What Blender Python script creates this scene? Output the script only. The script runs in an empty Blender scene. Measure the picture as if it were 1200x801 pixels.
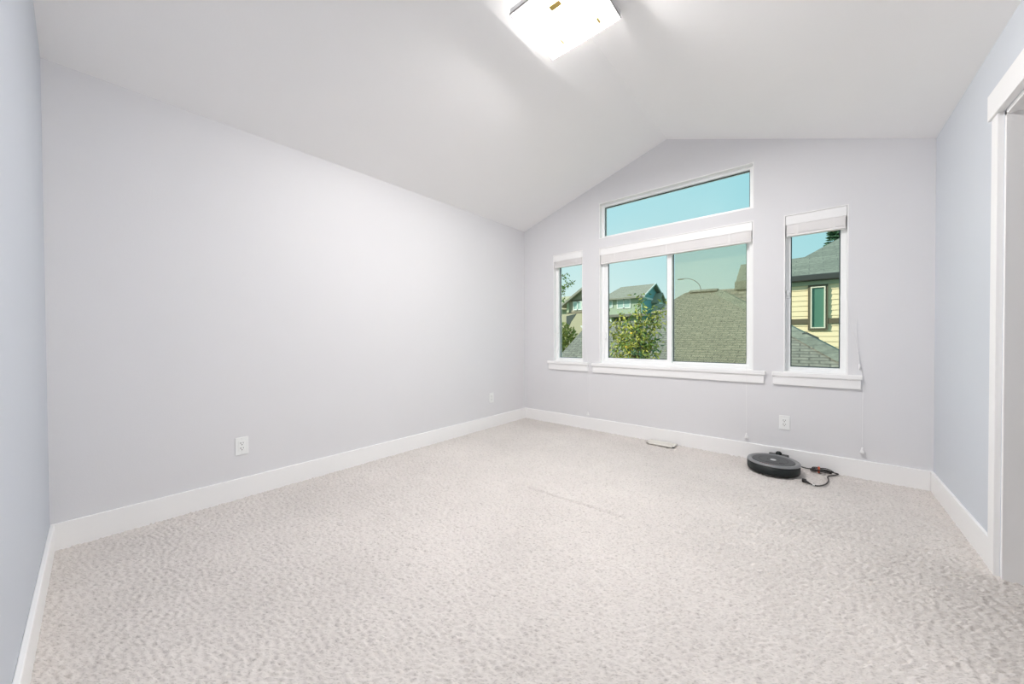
import bpy, bmesh, math, random
import numpy as np
from mathutils import Vector, Matrix

random.seed(7)
rng = np.random.default_rng(11)
scene = bpy.context.scene
COL = scene.collection

# ------------------------------------------------------------------ camera
F_PX = 416.0
YAW, PITCH, ROLL, CAM_H = 0.70440, 0.01159, -0.00524, 1.0495
fw = Vector((-math.sin(YAW) * math.cos(PITCH), math.cos(YAW) * math.cos(PITCH), -math.sin(PITCH)))
rt = Vector((math.cos(YAW), math.sin(YAW), 0))
up = rt.cross(fw)
r2 = rt * math.cos(ROLL) + up * math.sin(ROLL)
u2 = -rt * math.sin(ROLL) + up * math.cos(ROLL)
cam_data = bpy.data.cameras.new('camera')
cam = bpy.data.objects.new('camera', cam_data)
COL.objects.link(cam)
m3 = Matrix((r2, u2, -fw)).transposed()
cam.matrix_world = Matrix.Translation((0, 0, CAM_H)) @ m3.to_4x4()
cam_data.sensor_width = 36
cam_data.lens = F_PX / 1200 * 36
cam_data.clip_start = 0.02
cam_data.clip_end = 500
scene.camera = cam

# ------------------------------------------------------------------ light and exposure
scene.view_settings.view_transform = 'Standard'
scene.view_settings.look = 'None'
scene.view_settings.gamma = 1
scene.view_settings.exposure = 0.0
scene.view_settings.use_curve_mapping = False
scene.cycles.max_bounces = 14
scene.cycles.diffuse_bounces = 8
scene.cycles.transparent_max_bounces = 16
scene.cycles.use_denoising = True
scene.cycles.sample_clamp_indirect = 10

LAMP_STRENGTH = 388.0
LAMP_COLOR = (1.0, 0.975, 0.965)
SUN_ENERGY = 5.4
SKY_STRENGTH = 1.0

world = bpy.data.worlds.new('sky')
scene.world = world
world.use_nodes = True
nt = world.node_tree
nt.nodes.clear()
w_out = nt.nodes.new('ShaderNodeOutputWorld')
w_bg = nt.nodes.new('ShaderNodeBackground')
w_tc = nt.nodes.new('ShaderNodeTexCoord')
w_sep = nt.nodes.new('ShaderNodeSeparateXYZ')
w_ramp = nt.nodes.new('ShaderNodeValToRGB')
w_noise = nt.nodes.new('ShaderNodeTexNoise')
w_mix = nt.nodes.new('ShaderNodeMixRGB')
nt.links.new(w_tc.outputs['Generated'], w_sep.inputs[0])
nt.links.new(w_sep.outputs['Z'], w_ramp.inputs[0])
e = w_ramp.color_ramp.elements
e[0].position = 0.0
e[0].color = (0.88, 0.94, 0.92, 1)
e[1].position = 0.45
e[1].color = (0.34, 0.73, 0.88, 1)
x = w_ramp.color_ramp.elements.new(0.16)
x.color = (0.66, 0.865, 0.905, 1)
x = w_ramp.color_ramp.elements.new(0.9)
x.color = (0.25, 0.60, 0.85, 1)
w_noise.inputs['Scale'].default_value = 2.2
w_noise.inputs['Detail'].default_value = 4
nt.links.new(w_tc.outputs['Generated'], w_noise.inputs['Vector'])
w_r2 = nt.nodes.new('ShaderNodeMapRange')
w_r2.inputs['From Min'].default_value = 0.5
w_r2.inputs['From Max'].default_value = 0.8
w_r2.inputs['To Max'].default_value = 0.35
nt.links.new(w_noise.outputs['Fac'], w_r2.inputs['Value'])
nt.links.new(w_r2.outputs[0], w_mix.inputs['Fac'])
nt.links.new(w_ramp.outputs[0], w_mix.inputs['Color1'])
w_mix.inputs['Color2'].default_value = (0.85, 0.95, 0.95, 1)
w_az = nt.nodes.new('ShaderNodeMapRange')       # deeper blue towards the north east
w_az.inputs['From Min'].default_value = -0.45
w_az.inputs['From Max'].default_value = 0.1
w_az.inputs['To Max'].default_value = 0.75
nt.links.new(w_sep.outputs['X'], w_az.inputs['Value'])
w_mix2 = nt.nodes.new('ShaderNodeMixRGB')
nt.links.new(w_az.outputs[0], w_mix2.inputs['Fac'])
nt.links.new(w_mix.outputs[0], w_mix2.inputs['Color1'])
w_mix2.inputs['Color2'].default_value = (0.34, 0.70, 0.80, 1)
nt.links.new(w_mix2.outputs[0], w_bg.inputs['Color'])
w_bg.inputs['Strength'].default_value = SKY_STRENGTH
nt.links.new(w_bg.outputs[0], w_out.inputs[0])

sun_d = bpy.data.lights.new('sun', 'SUN')
sun_d.energy = SUN_ENERGY
sun_d.color = (1.0, 0.95, 0.86)
sun_d.angle = 0.009
sun = bpy.data.objects.new('sun', sun_d)
COL.objects.link(sun)
sun.location = (-8, -12, 16)
sun.rotation_euler = Vector((0.75, 0.50, -0.50)).to_track_quat('-Z', 'Y').to_euler()

# ------------------------------------------------------------------ materials
def mat(name, color, rough=0.6, noise=0.0, nscale=8.0, bump=0.0, bscale=60.0, metallic=0.0, spec=0.5):
    m = bpy.data.materials.new(name)
    m.use_nodes = True
    t = m.node_tree
    b = t.nodes['Principled BSDF']
    b.inputs['Roughness'].default_value = rough
    b.inputs['Metallic'].default_value = metallic
    b.inputs['Specular IOR Level'].default_value = spec
    tc = t.nodes.new('ShaderNodeTexCoord')
    n = t.nodes.new('ShaderNodeTexNoise')
    n.inputs['Scale'].default_value = nscale
    n.inputs['Detail'].default_value = 4
    t.links.new(tc.outputs['Object'], n.inputs['Vector'])
    mx = t.nodes.new('ShaderNodeMixRGB')
    t.links.new(n.outputs['Fac'], mx.inputs['Fac'])
    c = color
    mx.inputs['Color1'].default_value = (c[0] * (1 - noise), c[1] * (1 - noise), c[2] * (1 - noise), 1)
    mx.inputs['Color2'].default_value = (min(1, c[0] * (1 + noise)), min(1, c[1] * (1 + noise)), min(1, c[2] * (1 + noise)), 1)
    t.links.new(mx.outputs[0], b.inputs['Base Color'])
    if bump > 0:
        n2 = t.nodes.new('ShaderNodeTexNoise')
        n2.inputs['Scale'].default_value = bscale
        n2.inputs['Detail'].default_value = 3
        t.links.new(tc.outputs['Object'], n2.inputs['Vector'])
        bp = t.nodes.new('ShaderNodeBump')
        bp.inputs['Strength'].default_value = bump
        bp.inputs['Distance'].default_value = 0.01
        t.links.new(n2.outputs['Fac'], bp.inputs['Height'])
        t.links.new(bp.outputs[0], b.inputs['Normal'])
    return m

def glass_mat(name, tint, gloss=0.05, haze=0.0, haze_col=(0.5, 0.5, 0.5)):
    m = bpy.data.materials.new(name)
    m.use_nodes = True
    t = m.node_tree
    t.nodes.clear()
    o = t.nodes.new('ShaderNodeOutputMaterial')
    tr = t.nodes.new('ShaderNodeBsdfTransparent')
    tr.inputs['Color'].default_value = (*tint, 1)
    gl = t.nodes.new('ShaderNodeBsdfGlossy')
    gl.inputs['Roughness'].default_value = 0.25
    mx = t.nodes.new('ShaderNodeMixShader')
    mx.inputs[0].default_value = gloss
    t.links.new(tr.outputs[0], mx.inputs[1])
    t.links.new(gl.outputs[0], mx.inputs[2])
    last = mx
    if haze > 0:
        df = t.nodes.new('ShaderNodeBsdfDiffuse')
        df.inputs['Color'].default_value = (*haze_col, 1)
        m2 = t.nodes.new('ShaderNodeMixShader')
        m2.inputs[0].default_value = haze
        t.links.new(mx.outputs[0], m2.inputs[1])
        t.links.new(df.outputs[0], m2.inputs[2])
        last = m2
    t.links.new(last.outputs[0], o.inputs[0])
    return m

def frosted_mat(name, transp, transl, col=(0.95, 0.94, 0.92)):
    m = bpy.data.materials.new(name)
    m.use_nodes = True
    t = m.node_tree
    t.nodes.clear()
    o = t.nodes.new('ShaderNodeOutputMaterial')
    tr = t.nodes.new('ShaderNodeBsdfTransparent')
    tl = t.nodes.new('ShaderNodeBsdfTranslucent')
    df = t.nodes.new('ShaderNodeBsdfDiffuse')
    tl.inputs['Color'].default_value = (*col, 1)
    df.inputs['Color'].default_value = (*col, 1)
    m1 = t.nodes.new('ShaderNodeMixShader')
    m1.inputs[0].default_value = transl
    t.links.new(df.outputs[0], m1.inputs[1])
    t.links.new(tl.outputs[0], m1.inputs[2])
    m2 = t.nodes.new('ShaderNodeMixShader')
    m2.inputs[0].default_value = transp
    t.links.new(m1.outputs[0], m2.inputs[1])
    t.links.new(tr.outputs[0], m2.inputs[2])
    t.links.new(m2.outputs[0], o.inputs[0])
    return m

def emit_mat(name, col, strength):
    m = bpy.data.materials.new(name)
    m.use_nodes = True
    t = m.node_tree
    t.nodes.clear()
    o = t.nodes.new('ShaderNodeOutputMaterial')
    em = t.nodes.new('ShaderNodeEmission')
    em.inputs['Color'].default_value = (*col, 1)
    em.inputs['Strength'].default_value = strength
    t.links.new(em.outputs[0], o.inputs[0])
    return m

def shingle_mat(name, c1, c2, mortar, width=0.21, row=0.075):
    m = bpy.data.materials.new(name)
    m.use_nodes = True
    t = m.node_tree
    b = t.nodes['Principled BSDF']
    b.inputs['Roughness'].default_value = 0.9
    tc = t.nodes.new('ShaderNodeTexCoord')
    br = t.nodes.new('ShaderNodeTexBrick')
    br.inputs['Scale'].default_value = 1.0
    br.inputs['Brick Width'].default_value = width
    br.inputs['Row Height'].default_value = row
    br.inputs['Mortar Size'].default_value = 0.012
    br.inputs['Mortar Smooth'].default_value = 0.3
    br.inputs['Color1'].default_value = (*c1, 1)
    br.inputs['Color2'].default_value = (*c2, 1)
    br.inputs['Mortar'].default_value = (*mortar, 1)
    t.links.new(tc.outputs['Object'], br.inputs['Vector'])
    n = t.nodes.new('ShaderNodeTexNoise')
    n.inputs['Scale'].default_value = 14
    n.inputs['Detail'].default_value = 5
    t.links.new(tc.outputs['Object'], n.inputs['Vector'])
    mx = t.nodes.new('ShaderNodeMixRGB')
    mx.blend_type = 'OVERLAY'
    mx.inputs['Fac'].default_value = 0.55
    t.links.new(br.outputs['Color'], mx.inputs['Color1'])
    t.links.new(n.outputs['Fac'], mx.inputs['Color2'])
    t.links.new(mx.outputs[0], b.inputs['Base Color'])
    bp = t.nodes.new('ShaderNodeBump')
    bp.inputs['Strength'].default_value = 0.3
    bp.inputs['Distance'].default_value = 0.012
    t.links.new(br.outputs['Fac'], bp.inputs['Height'])
    bp.invert = True
    t.links.new(bp.outputs[0], b.inputs['Normal'])
    return m

M = {}
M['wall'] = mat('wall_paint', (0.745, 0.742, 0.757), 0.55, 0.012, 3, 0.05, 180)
M['wall_back'] = mat('wall_paint_back_shaded', (0.54, 0.578, 0.635), 0.5, 0.012, 3, 0.05, 180)  # same wall paint, with the back wall's bluish shade put into the colour
M['wall_cool_light'] = mat('wall_paint_cool_light', (0.65, 0.683, 0.73), 0.5, 0.012, 3, 0.05, 180)  # right wall's copy of the wall paint, bluish light worked into its colour
M['ceiling'] = mat('ceiling_paint', (0.94, 0.932, 0.93), 0.8, 0.01, 3, 0.06, 150)
M['trim'] = mat('white_trim_paint', (0.91, 0.905, 0.90), 0.35, 0.01, 5)
M['vinyl'] = mat('white_vinyl', (0.94, 0.945, 0.945), 0.3, 0.01, 5)
M['seal'] = mat('dark_glazing_seal', (0.05, 0.07, 0.075), 0.6, 0.1)
M['slat'] = mat('white_slat', (0.84, 0.82, 0.81), 0.45, 0.02)
M['plate'] = mat('outlet_plastic', (0.86, 0.87, 0.86), 0.3, 0.01)
M['slot'] = mat('outlet_slot', (0.03, 0.03, 0.03), 0.6, 0.1)
M['cord'] = mat('white_cord', (0.85, 0.85, 0.85), 0.6, 0.03)
M['brass'] = mat('brass', (0.62, 0.45, 0.16), 0.35, 0.1, 20, metallic=0.8)
M['lamp_metal'] = mat('white_enamel', (0.75, 0.75, 0.76), 0.4, 0.02)
M['rim_metal'] = mat('lamp_rim_metal', (0.35, 0.34, 0.33), 0.4, 0.02)
M['frost'] = frosted_mat('frosted_glass', 0.80, 0.5)
M['bulb'] = emit_mat('bulb_glow', LAMP_COLOR, LAMP_STRENGTH)
M['bulb_back'] = emit_mat('bulb_back_glow', LAMP_COLOR, LAMP_STRENGTH * 0.03)
M['glass'] = glass_mat('tinted_glass', (0.95, 0.98, 0.955), 0.0006)
M['screen'] = glass_mat('insect_screen', (0.93, 0.925, 0.885), 0.0, 0.10, (0.78, 0.72, 0.46))
M['vent'] = mat('vent_enamel', (0.82, 0.80, 0.74), 0.45, 0.03)
M['vent_dark'] = mat('vent_cavity', (0.10, 0.09, 0.08), 0.8, 0.1)

def carpet_mat():
    m = bpy.data.materials.new('carpet')
    m.use_nodes = True
    t = m.node_tree
    b = t.nodes['Principled BSDF']
    b.inputs['Roughness'].default_value = 0.95
    b.inputs['Specular IOR Level'].default_value = 0.1
    tc = t.nodes.new('ShaderNodeTexCoord')
    n1 = t.nodes.new('ShaderNodeTexNoise')
    n1.inputs['Scale'].default_value = 1.0
    n1.inputs['Detail'].default_value = 3
    n2 = t.nodes.new('ShaderNodeTexNoise')
    n2.inputs['Scale'].default_value = 1.6
    n2.inputs['Detail'].default_value = 3
    mp = t.nodes.new('ShaderNodeMapping')
    mp.inputs['Rotation'].default_value = (0, 0, -(YAW - 0.1))
    mp.inputs['Scale'].default_value = (75, 290, 150)
    mp.vector_type = 'POINT'
    rot = t.nodes.new('ShaderNodeVectorRotate')
    rot.rotation_type = 'Z_AXIS'
    rot.inputs['Angle'].default_value = -(YAW - 0.1)
    mp.inputs['Rotation'].default_value = (0, 0, 0)
    t.links.new(tc.outputs['Object'], rot.inputs['Vector'])
    t.links.new(rot.outputs[0], mp.inputs['Vector'])
    t.links.new(mp.outputs[0], n1.inputs['Vector'])
    t.links.new(tc.outputs['Object'], n2.inputs['Vector'])
    r = t.nodes.new('ShaderNodeValToRGB')
    r.color_ramp.elements[0].position = 0.22
    r.color_ramp.elements[0].color = (0.46, 0.425, 0.40, 1)
    r.color_ramp.elements[1].position = 0.5
    r.color_ramp.elements[1].color = (0.775, 0.73, 0.695, 1)
    t.links.new(n1.outputs['Fac'], r.inputs[0])
    mx = t.nodes.new('ShaderNodeMixRGB')
    mx.blend_type = 'MULTIPLY'
    mx.inputs['Fac'].default_value = 0.25
    t.links.new(r.outputs[0], mx.inputs['Color1'])
    t.links.new(n2.outputs['Fac'], mx.inputs['Color2'])
    t.links.new(mx.outputs[0], b.inputs['Base Color'])
    return m
M['carpet'] = carpet_mat()

# ------------------------------------------------------------------ helpers
def box(bm, lo, hi, bevel=0.0):
    x0, y0, z0 = lo
    x1, y1, z1 = hi
    v = [bm.verts.new(p) for p in ((x0, y0, z0), (x1, y0, z0), (x1, y1, z0), (x0, y1, z0),
                                   (x0, y0, z1), (x1, y0, z1), (x1, y1, z1), (x0, y1, z1))]
    fs = [bm.faces.new([v[i] for i in q]) for q in
          ((0, 3, 2, 1), (4, 5, 6, 7), (0, 1, 5, 4), (1, 2, 6, 5), (2, 3, 7, 6), (3, 0, 4, 7))]
    if bevel > 0:
        eds = list({e for f in fs for e in f.edges})
        bmesh.ops.bevel(bm, geom=eds, offset=bevel, segments=2, affect='EDGES', profile=0.5)

def prism(bm, pts, off):
    """closed prism: polygon pts extruded by vector off"""
    a = [bm.verts.new(p) for p in pts]
    b = [bm.verts.new(Vector(p) + Vector(off)) for p in pts]
    bm.faces.new(a)
    bm.faces.new(list(reversed(b)))
    n = len(pts)
    for i in range(n):
        bm.faces.new((a[i], b[i], b[(i + 1) % n], a[(i + 1) % n]))

def lathe(bm, prof, seg=64, center=(0, 0, 0), a0=0.0, a1=2 * math.pi):
    full = abs(a1 - a0 - 2 * math.pi) < 1e-6
    n = seg if full else seg + 1
    rings = []
    for r, z in prof:
        if r < 1e-6:
            rings.append([bm.verts.new((center[0], center[1], center[2] + z))])
        else:
            rings.append([bm.verts.new((center[0] + r * math.cos(a0 + (a1 - a0) * i / seg),
                                        center[1] + r * math.sin(a0 + (a1 - a0) * i / seg),
                                        center[2] + z)) for i in range(n)])
    for k in range(len(rings) - 1):
        A, B = rings[k], rings[k + 1]
        for i in range(seg):
            j = (i + 1) % n if full else i + 1
            if len(A) == 1 and len(B) == 1:
                continue
            if len(A) == 1:
                bm.faces.new((A[0], B[j], B[i]))
            elif len(B) == 1:
                bm.faces.new((A[i], A[j], B[0]))
            else:
                bm.faces.new((A[i], A[j], B[j], B[i]))

def tube(bm, pts, r, seg=8, taper=None):
    pts = [Vector(p) for p in pts]
    rings = []
    n = len(pts)
    prev = None
    for i, p in enumerate(pts):
        d = (pts[min(i + 1, n - 1)] - pts[max(i - 1, 0)]).normalized()
        if prev is None:
            a = d.orthogonal().normalized()
        else:
            a = (prev - d * prev.dot(d)).normalized()
        prev = a
        b = d.cross(a)
        rr = r if taper is None else r * (1 + (taper - 1) * i / (n - 1))
        rings.append([bm.verts.new(p + (a * math.cos(2 * math.pi * k / seg) + b * math.sin(2 * math.pi * k / seg)) * rr) for k in range(seg)])
    for i in range(n - 1):
        for k in range(seg):
            bm.faces.new((rings[i][k], rings[i][(k + 1) % seg], rings[i + 1][(k + 1) % seg], rings[i + 1][k]))
    bm.faces.new(list(reversed(rings[0])))
    bm.faces.new(rings[-1])

def smooth_path(pts, n=8):
    P = [Vector(p) for p in pts]
    P = [P[0] * 2 - P[1]] + P + [P[-1] * 2 - P[-2]]
    out = []
    for i in range(1, len(P) - 2):
        for k in range(n):
            t = k / n
            a, b, c, d = P[i - 1], P[i], P[i + 1], P[i + 2]
            out.append(0.5 * ((2 * b) + (c - a) * t + (2 * a - 5 * b + 4 * c - d) * t * t + (3 * b - a - 3 * c + d) * t ** 3))
    out.append(P[-2])
    return out

def obj(name, bm, m, parent=None, smooth=False):
    bmesh.ops.recalc_face_normals(bm, faces=bm.faces)
    me = bpy.data.meshes.new(name)
    bm.to_mesh(me)
    bm.free()
    me.materials.append(m)
    if smooth:
        me.polygons.foreach_set('use_smooth', [True] * len(me.polygons))
    o = bpy.data.objects.new(name, me)
    COL.objects.link(o)
    if parent is not None:
        o.parent = parent
        # geometry is given in world coordinates unless the parent stands at its own base
        o.matrix_parent_inverse = Matrix.Identity(4)
    return o

def recenter(o):
    """move the origin of a mesh to the base of its bounds"""
    me = o.data
    co = np.empty(len(me.vertices) * 3)
    me.vertices.foreach_get('co', co)
    co = co.reshape(-1, 3)
    c = (co.min(0) + co.max(0)) / 2
    c[2] = co[:, 2].min()
    co -= c
    me.vertices.foreach_set('co', co.ravel())
    o.location = c
    return o

def NB():
    return bmesh.new()

def thing(name, label, cat, loc=(0, 0, 0), rotz=0.0, group=None):
    o = bpy.data.objects.new(name, None)
    o.empty_display_size = 0.1
    COL.objects.link(o)
    o.location = loc
    o.rotation_euler = (0, 0, rotz)
    return tag(o, label, cat, group)

def tag(o, label, cat, group=None, kind=None):
    o['label'] = label
    o['category'] = cat
    if group:
        o['group'] = group
    if kind:
        o['kind'] = kind
    return o

def struct(o, label=None, cat=None):
    o['kind'] = 'structure'
    if label:
        o['label'] = label
        o['category'] = cat
    return o

def rel(parent):
    """function turning world points into the frame of an unrotated parent"""
    L = Vector(parent.location)
    return lambda p: tuple(Vector(p) - L)

# ------------------------------------------------------------------ room shell
A, B, C, D = -2.9036, 3.6785, 0.6234, -0.1551      # left, window, right, back wall planes
HL, HR, RX, RH = 2.44, 2.375, -1.1094, 2.998       # eaves and ridge of the vaulted ceiling
SL, SR = (RH - HL) / (RX - A), (RH - HR) / (C - RX)
WT = 0.17                                          # window wall thickness
BB, BT = 0.129, 0.015
def ceil_z(x):
    return HL + SL * (x - A) if x <= RX else RH - SR * (x - RX)

# window openings: (x0, x1, z0, z1)
OP_S = (-2.450, -2.043, 0.762, 2.062)
OP_M = (-1.835, -0.397, 0.756, 2.047)
OP_T = (-1.835, -0.396, 2.152, 2.546)
OP_R = (-0.189, 0.198, 0.756, 2.040)

def wall_window():
    bm = NB()
    xs = [A - 0.15, OP_S[0], OP_S[1], OP_M[0], OP_M[1], OP_R[0], OP_R[1], C + 0.15]
    holes = {1: [OP_S[2:]], 3: [OP_M[2:], OP_T[2:]], 5: [OP_R[2:]]}
    for i in range(7):
        x0, x1 = xs[i], xs[i + 1]
        zb = -0.1
        for h in holes.get(i, []):
            box(bm, (x0, B, zb), (x1, B + WT, h[0]))
            zb = h[1]
        cut = [x0] + ([RX] if x0 < RX < x1 else []) + [x1]
        pts = [(x0, B, zb)] + [(x1, B, zb)] + [(q, B, ceil_z(q) + 0.05) for q in reversed(cut)]
        prism(bm, pts, (0, WT, 0))
    struct(obj('wall_window_side', bm, M['wall']))
wall_window()

def wall_gable_end(name, y0, y1, x0, x1, m):
    bm = NB()
    pts = [(x0, y0, -0.1), (x1, y0, -0.1), (x1, y0, ceil_z(x1) + 0.05), (RX, y0, RH + 0.05), (x0, y0, ceil_z(x0) + 0.05)]
    prism(bm, pts, (0, y1 - y0, 0))
    return struct(obj(name, bm, m))

bm = NB()
box(bm, (A - 0.15, D - 0.15, -0.1), (A, B, HL + 0.04))
struct(obj('wall_left', bm, M['wall']))
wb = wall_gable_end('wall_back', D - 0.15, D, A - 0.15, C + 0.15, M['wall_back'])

DY0, DY1, DZ = 1.73, 2.545, 2.010                  # door opening in the right wall
RT = 0.14
bm = NB()
box(bm, (C, D, -0.1), (C + RT, DY0, HR + 0.04))
box(bm, (C, DY1, -0.1), (C + RT, B, HR + 0.04))
box(bm, (C, DY0, DZ), (C + RT, DY1, HR + 0.04))
struct(obj('wall_right', bm, M['wall_cool_light']))

bm = NB()
pts = [(A - 0.3, D - 0.3, ceil_z(A - 0.3)), (RX, D - 0.3, RH), (C + 0.3, D - 0.3, ceil_z(C + 0.3)),
       (C + 0.3, D - 0.3, ceil_z(C + 0.3) + 0.2), (RX, D - 0.3, RH + 0.2), (A - 0.3, D - 0.3, ceil_z(A - 0.3) + 0.2)]
prism(bm, pts, (0, B + WT - D + 0.4, 0))
struct(obj('ceiling', bm, M['ceiling']))

# small closet behind the door opening
bm = NB()
box(bm, (C + RT, DY0 - 0.7, -0.1), (2.1, DY0 - 0.6, 2.45))
box(bm, (C + RT, DY1 + 0.5, -0.1), (2.1, DY1 + 0.6, 2.45))
box(bm, (2.1, DY0 - 0.7, -0.1), (2.2, DY1 + 0.6, 2.45))
struct(obj('wall_closet', bm, M['wall']))
bm = NB()
box(bm, (C + RT, DY0 - 0.7, 2.40), (2.2, DY1 + 0.6, 2.55))
struct(obj('ceiling_closet', bm, M['ceiling']))

# carpet: real pile relief as a displaced grid
def carpet():
    step = 0.005
    x0, x1, y0, y1 = A - 0.01, 2.1, D - 0.01, B + 0.01
    nx, ny = int((x1 - x0) / step) + 1, int((y1 - y0) / step) + 1
    xs = np.linspace(x0, x1, nx)
    ys = np.linspace(y0, y1, ny)
    def band(lo, hi, ax=1.0, rot=0.0):
        w = rng.standard_normal((ny, nx))
        fx = np.fft.fftfreq(nx, step)[None, :]
        fy = np.fft.fftfreq(ny, step)[:, None]
        u = fx * math.cos(rot) + fy * math.sin(rot)
        v = -fx * math.sin(rot) + fy * math.cos(rot)
        f = np.sqrt((u * ax) ** 2 + v ** 2) + 1e-9
        g = np.exp(-(np.log(f / math.sqrt(lo * hi)) / np.log(hi / lo) * 2) ** 2)
        r = np.real(np.fft.ifft2(np.fft.fft2(w) * g))
        return r / r.std()
    tuft = band(42, 95, 2.6, YAW - 0.1)
    clump = band(10, 24, 1.4, YAW + 0.4)
    big = band(0.8, 3)
    h = tuft * 0.0027 + clump * 0.0005 + big * 0.0007
    X, Y = np.meshgrid(xs, ys)
    # the faint seam line across the middle
    s = (X + 1.544) / (-0.836 + 1.544)
    yl = 1.977 + 0.025 * s
    h = np.clip(h, -0.012, 0.006) - 0.006
    h -= 0.022 * np.exp(-((Y - yl) / 0.010) ** 2) * (s > 0) * (s < 1)
    co = np.stack([X, Y, h], -1).reshape(-1, 3)
    me = bpy.data.meshes.new('floor')
    i = np.arange((ny - 1) * (nx - 1))
    r, c = i // (nx - 1), i % (nx - 1)
    v0 = r * nx + c
    faces = np.stack([v0, v0 + 1, v0 + nx + 1, v0 + nx], -1)
    me.vertices.add(len(co))
    me.vertices.foreach_set('co', co.ravel())
    me.loops.add(faces.size)
    me.loops.foreach_set('vertex_index', faces.ravel())
    me.polygons.add(len(faces))
    me.polygons.foreach_set('loop_start', np.arange(0, faces.size, 4))
    me.polygons.foreach_set('use_smooth', np.ones(len(faces), bool))
    me.update(calc_edges=True)
    me.materials.append(M['carpet'])
    o = bpy.data.objects.new('floor', me)
    COL.objects.link(o)
    struct(o)
carpet()

# baseboards
def baseboard(name, lo, hi):
    bm = NB()
    box(bm, lo, hi, 0.003)
    struct(obj(name, bm, M['trim']))
baseboard('baseboard_left', (A, D, -0.01), (A + BT, B, BB))
baseboard('baseboard_window_side', (A + BT, B - BT, -0.01), (C - BT, B, BB))
baseboard('baseboard_back', (A + BT, D, -0.01), (C, D + BT, BB))
bm = NB()
box(bm, (C - BT, 2.62, -0.01), (C, B, BB), 0.003)
box(bm, (C - BT, D + BT, -0.01), (C, DY0 - 0.075, BB), 0.003)
struct(obj('baseboard_right', bm, M['trim']))

# door opening with casing, header, jamb and stop
bm = NB()
box(bm, (C, DY1 - 0.018, -0.01), (C + RT, DY1, DZ))
box(bm, (C, DY0, -0.01), (C + RT, DY0 + 0.018, DZ))
box(bm, (C, DY0, DZ - 0.018), (C + RT, DY1, DZ))
door = struct(obj('door_1', bm, M['trim']))
for ys in ((DY1 + 0.006, DY1 + 0.076), (DY0 - 0.076, DY0 - 0.006)):
    bm = NB()
    box(bm, (C - 0.018, ys[0], -0.01), (C + 0.001, ys[1], DZ + 0.006), 0.002)
    obj('side_casing', bm, M['trim'], door)
bm = NB()
box(bm, (C - 0.026, DY0 - 0.094, DZ + 0.004), (C + 0.001, DY1 + 0.094, DZ + 0.118), 0.002)
obj('head_casing', bm, M['trim'], door)
bm = NB()
box(bm, (C + 0.078, DY1 - 0.030, -0.01), (C + 0.114, DY1 - 0.017, DZ - 0.018), 0.002)
box(bm, (C + 0.078, DY0 + 0.017, -0.01), (C + 0.114, DY0 + 0.030, DZ - 0.018), 0.002)
box(bm, (C + 0.078, DY0 + 0.018, DZ - 0.031), (C + 0.114, DY1 - 0.018, DZ - 0.017), 0.002)
obj('door_stop', bm, M['trim'], door)

# ------------------------------------------------------------------ windows
GY = B + 0.085       # glass plane
def frame_ring(bm, x0, x1, z0, z1, w, y0, y1, bev=0.003):
    box(bm, (x0, y0, z0), (x0 + w, y1, z1), bev)
    box(bm, (x1 - w, y0, z0), (x1, y1, z1), bev)
    box(bm, (x0 + w - .001, y0, z0), (x1 - w + .001, y1, z0 + w), bev)
    box(bm, (x0 + w - .001, y0, z1 - w), (x1 - w + .001, y1, z1), bev)

def pane(parent, x0, x1, z0, z1, y, m=None, name='pane'):
    bm = NB()
    box(bm, (x0, y, z0), (x1, y + 0.006, z1))
    o = obj(name, bm, m or M['glass'], parent)
    bm = NB()
    frame_ring(bm, x0 - 0.002, x1 + 0.002, z0 - 0.002, z1 + 0.002, 0.006, y - 0.004, y + 0.010, 0)
    obj('glazing_seal', bm, M['seal'], parent)
    return o

def liner(op):
    """white jamb liner of the opening"""
    bm = NB()
    x0, x1, z0, z1 = op
    w = 0.008
    box(bm, (x0, B - 0.001, z0), (x0 + w, B + WT, z1))
    box(bm, (x1 - w, B - 0.001, z0), (x1, B + WT, z1))
    box(bm, (x0 + w, B - 0.001, z1 - w), (x1 - w, B + WT, z1))
    box(bm, (x0 + w, B - 0.001, z0), (x1 - w, B + WT, z0 + w))
    return bm

def sill(parent, op, ext):
    x0, x1, z0, z1 = op
    bm = NB()
    box(bm, (x0 - ext, B - 0.030, z0 - 0.030), (x1 + ext, B + 0.001, z0 + 0.002), 0.003)
    box(bm, (x0, B, z0 - 0.030), (x1, B + 0.07, z0 + 0.002))
    obj('window_sill', bm, M['trim'], parent)
    bm = NB()
    box(bm, (x0 - ext + 0.008, B - 0.018, z0 - 0.102), (x1 + ext - 0.008, B + 0.001, z0 - 0.028), 0.002)
    obj('apron', bm, M['trim'], parent)

def narrow_window(name, op, ext, latch_z):
    x0, x1, z0, z1 = op
    w = struct(obj(name, liner(op), M['trim']))
    bm = NB()
    frame_ring(bm, x0 + 0.006, x1 - 0.006, z0 + 0.006, z1 - 0.006, 0.036, B + 0.055, B + 0.125)
    obj('window_frame', bm, M['vinyl'], w)
    pane(w, x0 + 0.044, x1 - 0.044, z0 + 0.044, z1 - 0.044, GY + 0.005)
    bm = NB()
    box(bm, (x0 + 0.012, B + 0.044, latch_z - 0.035), (x0 + 0.034, B + 0.058, latch_z + 0.035), 0.003)
    box(bm, (x0 + 0.018, B + 0.030, latch_z - 0.006), (x0 + 0.030, B + 0.046, latch_z + 0.030), 0.003)
    obj('latch', bm, M['vinyl'], w)
    sill(w, op, ext)
    return w

narrow_window('window_1', OP_S, 0.078, 1.07)
w3 = narrow_window('window_3', OP_R, 0.077, 1.40)

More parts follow.
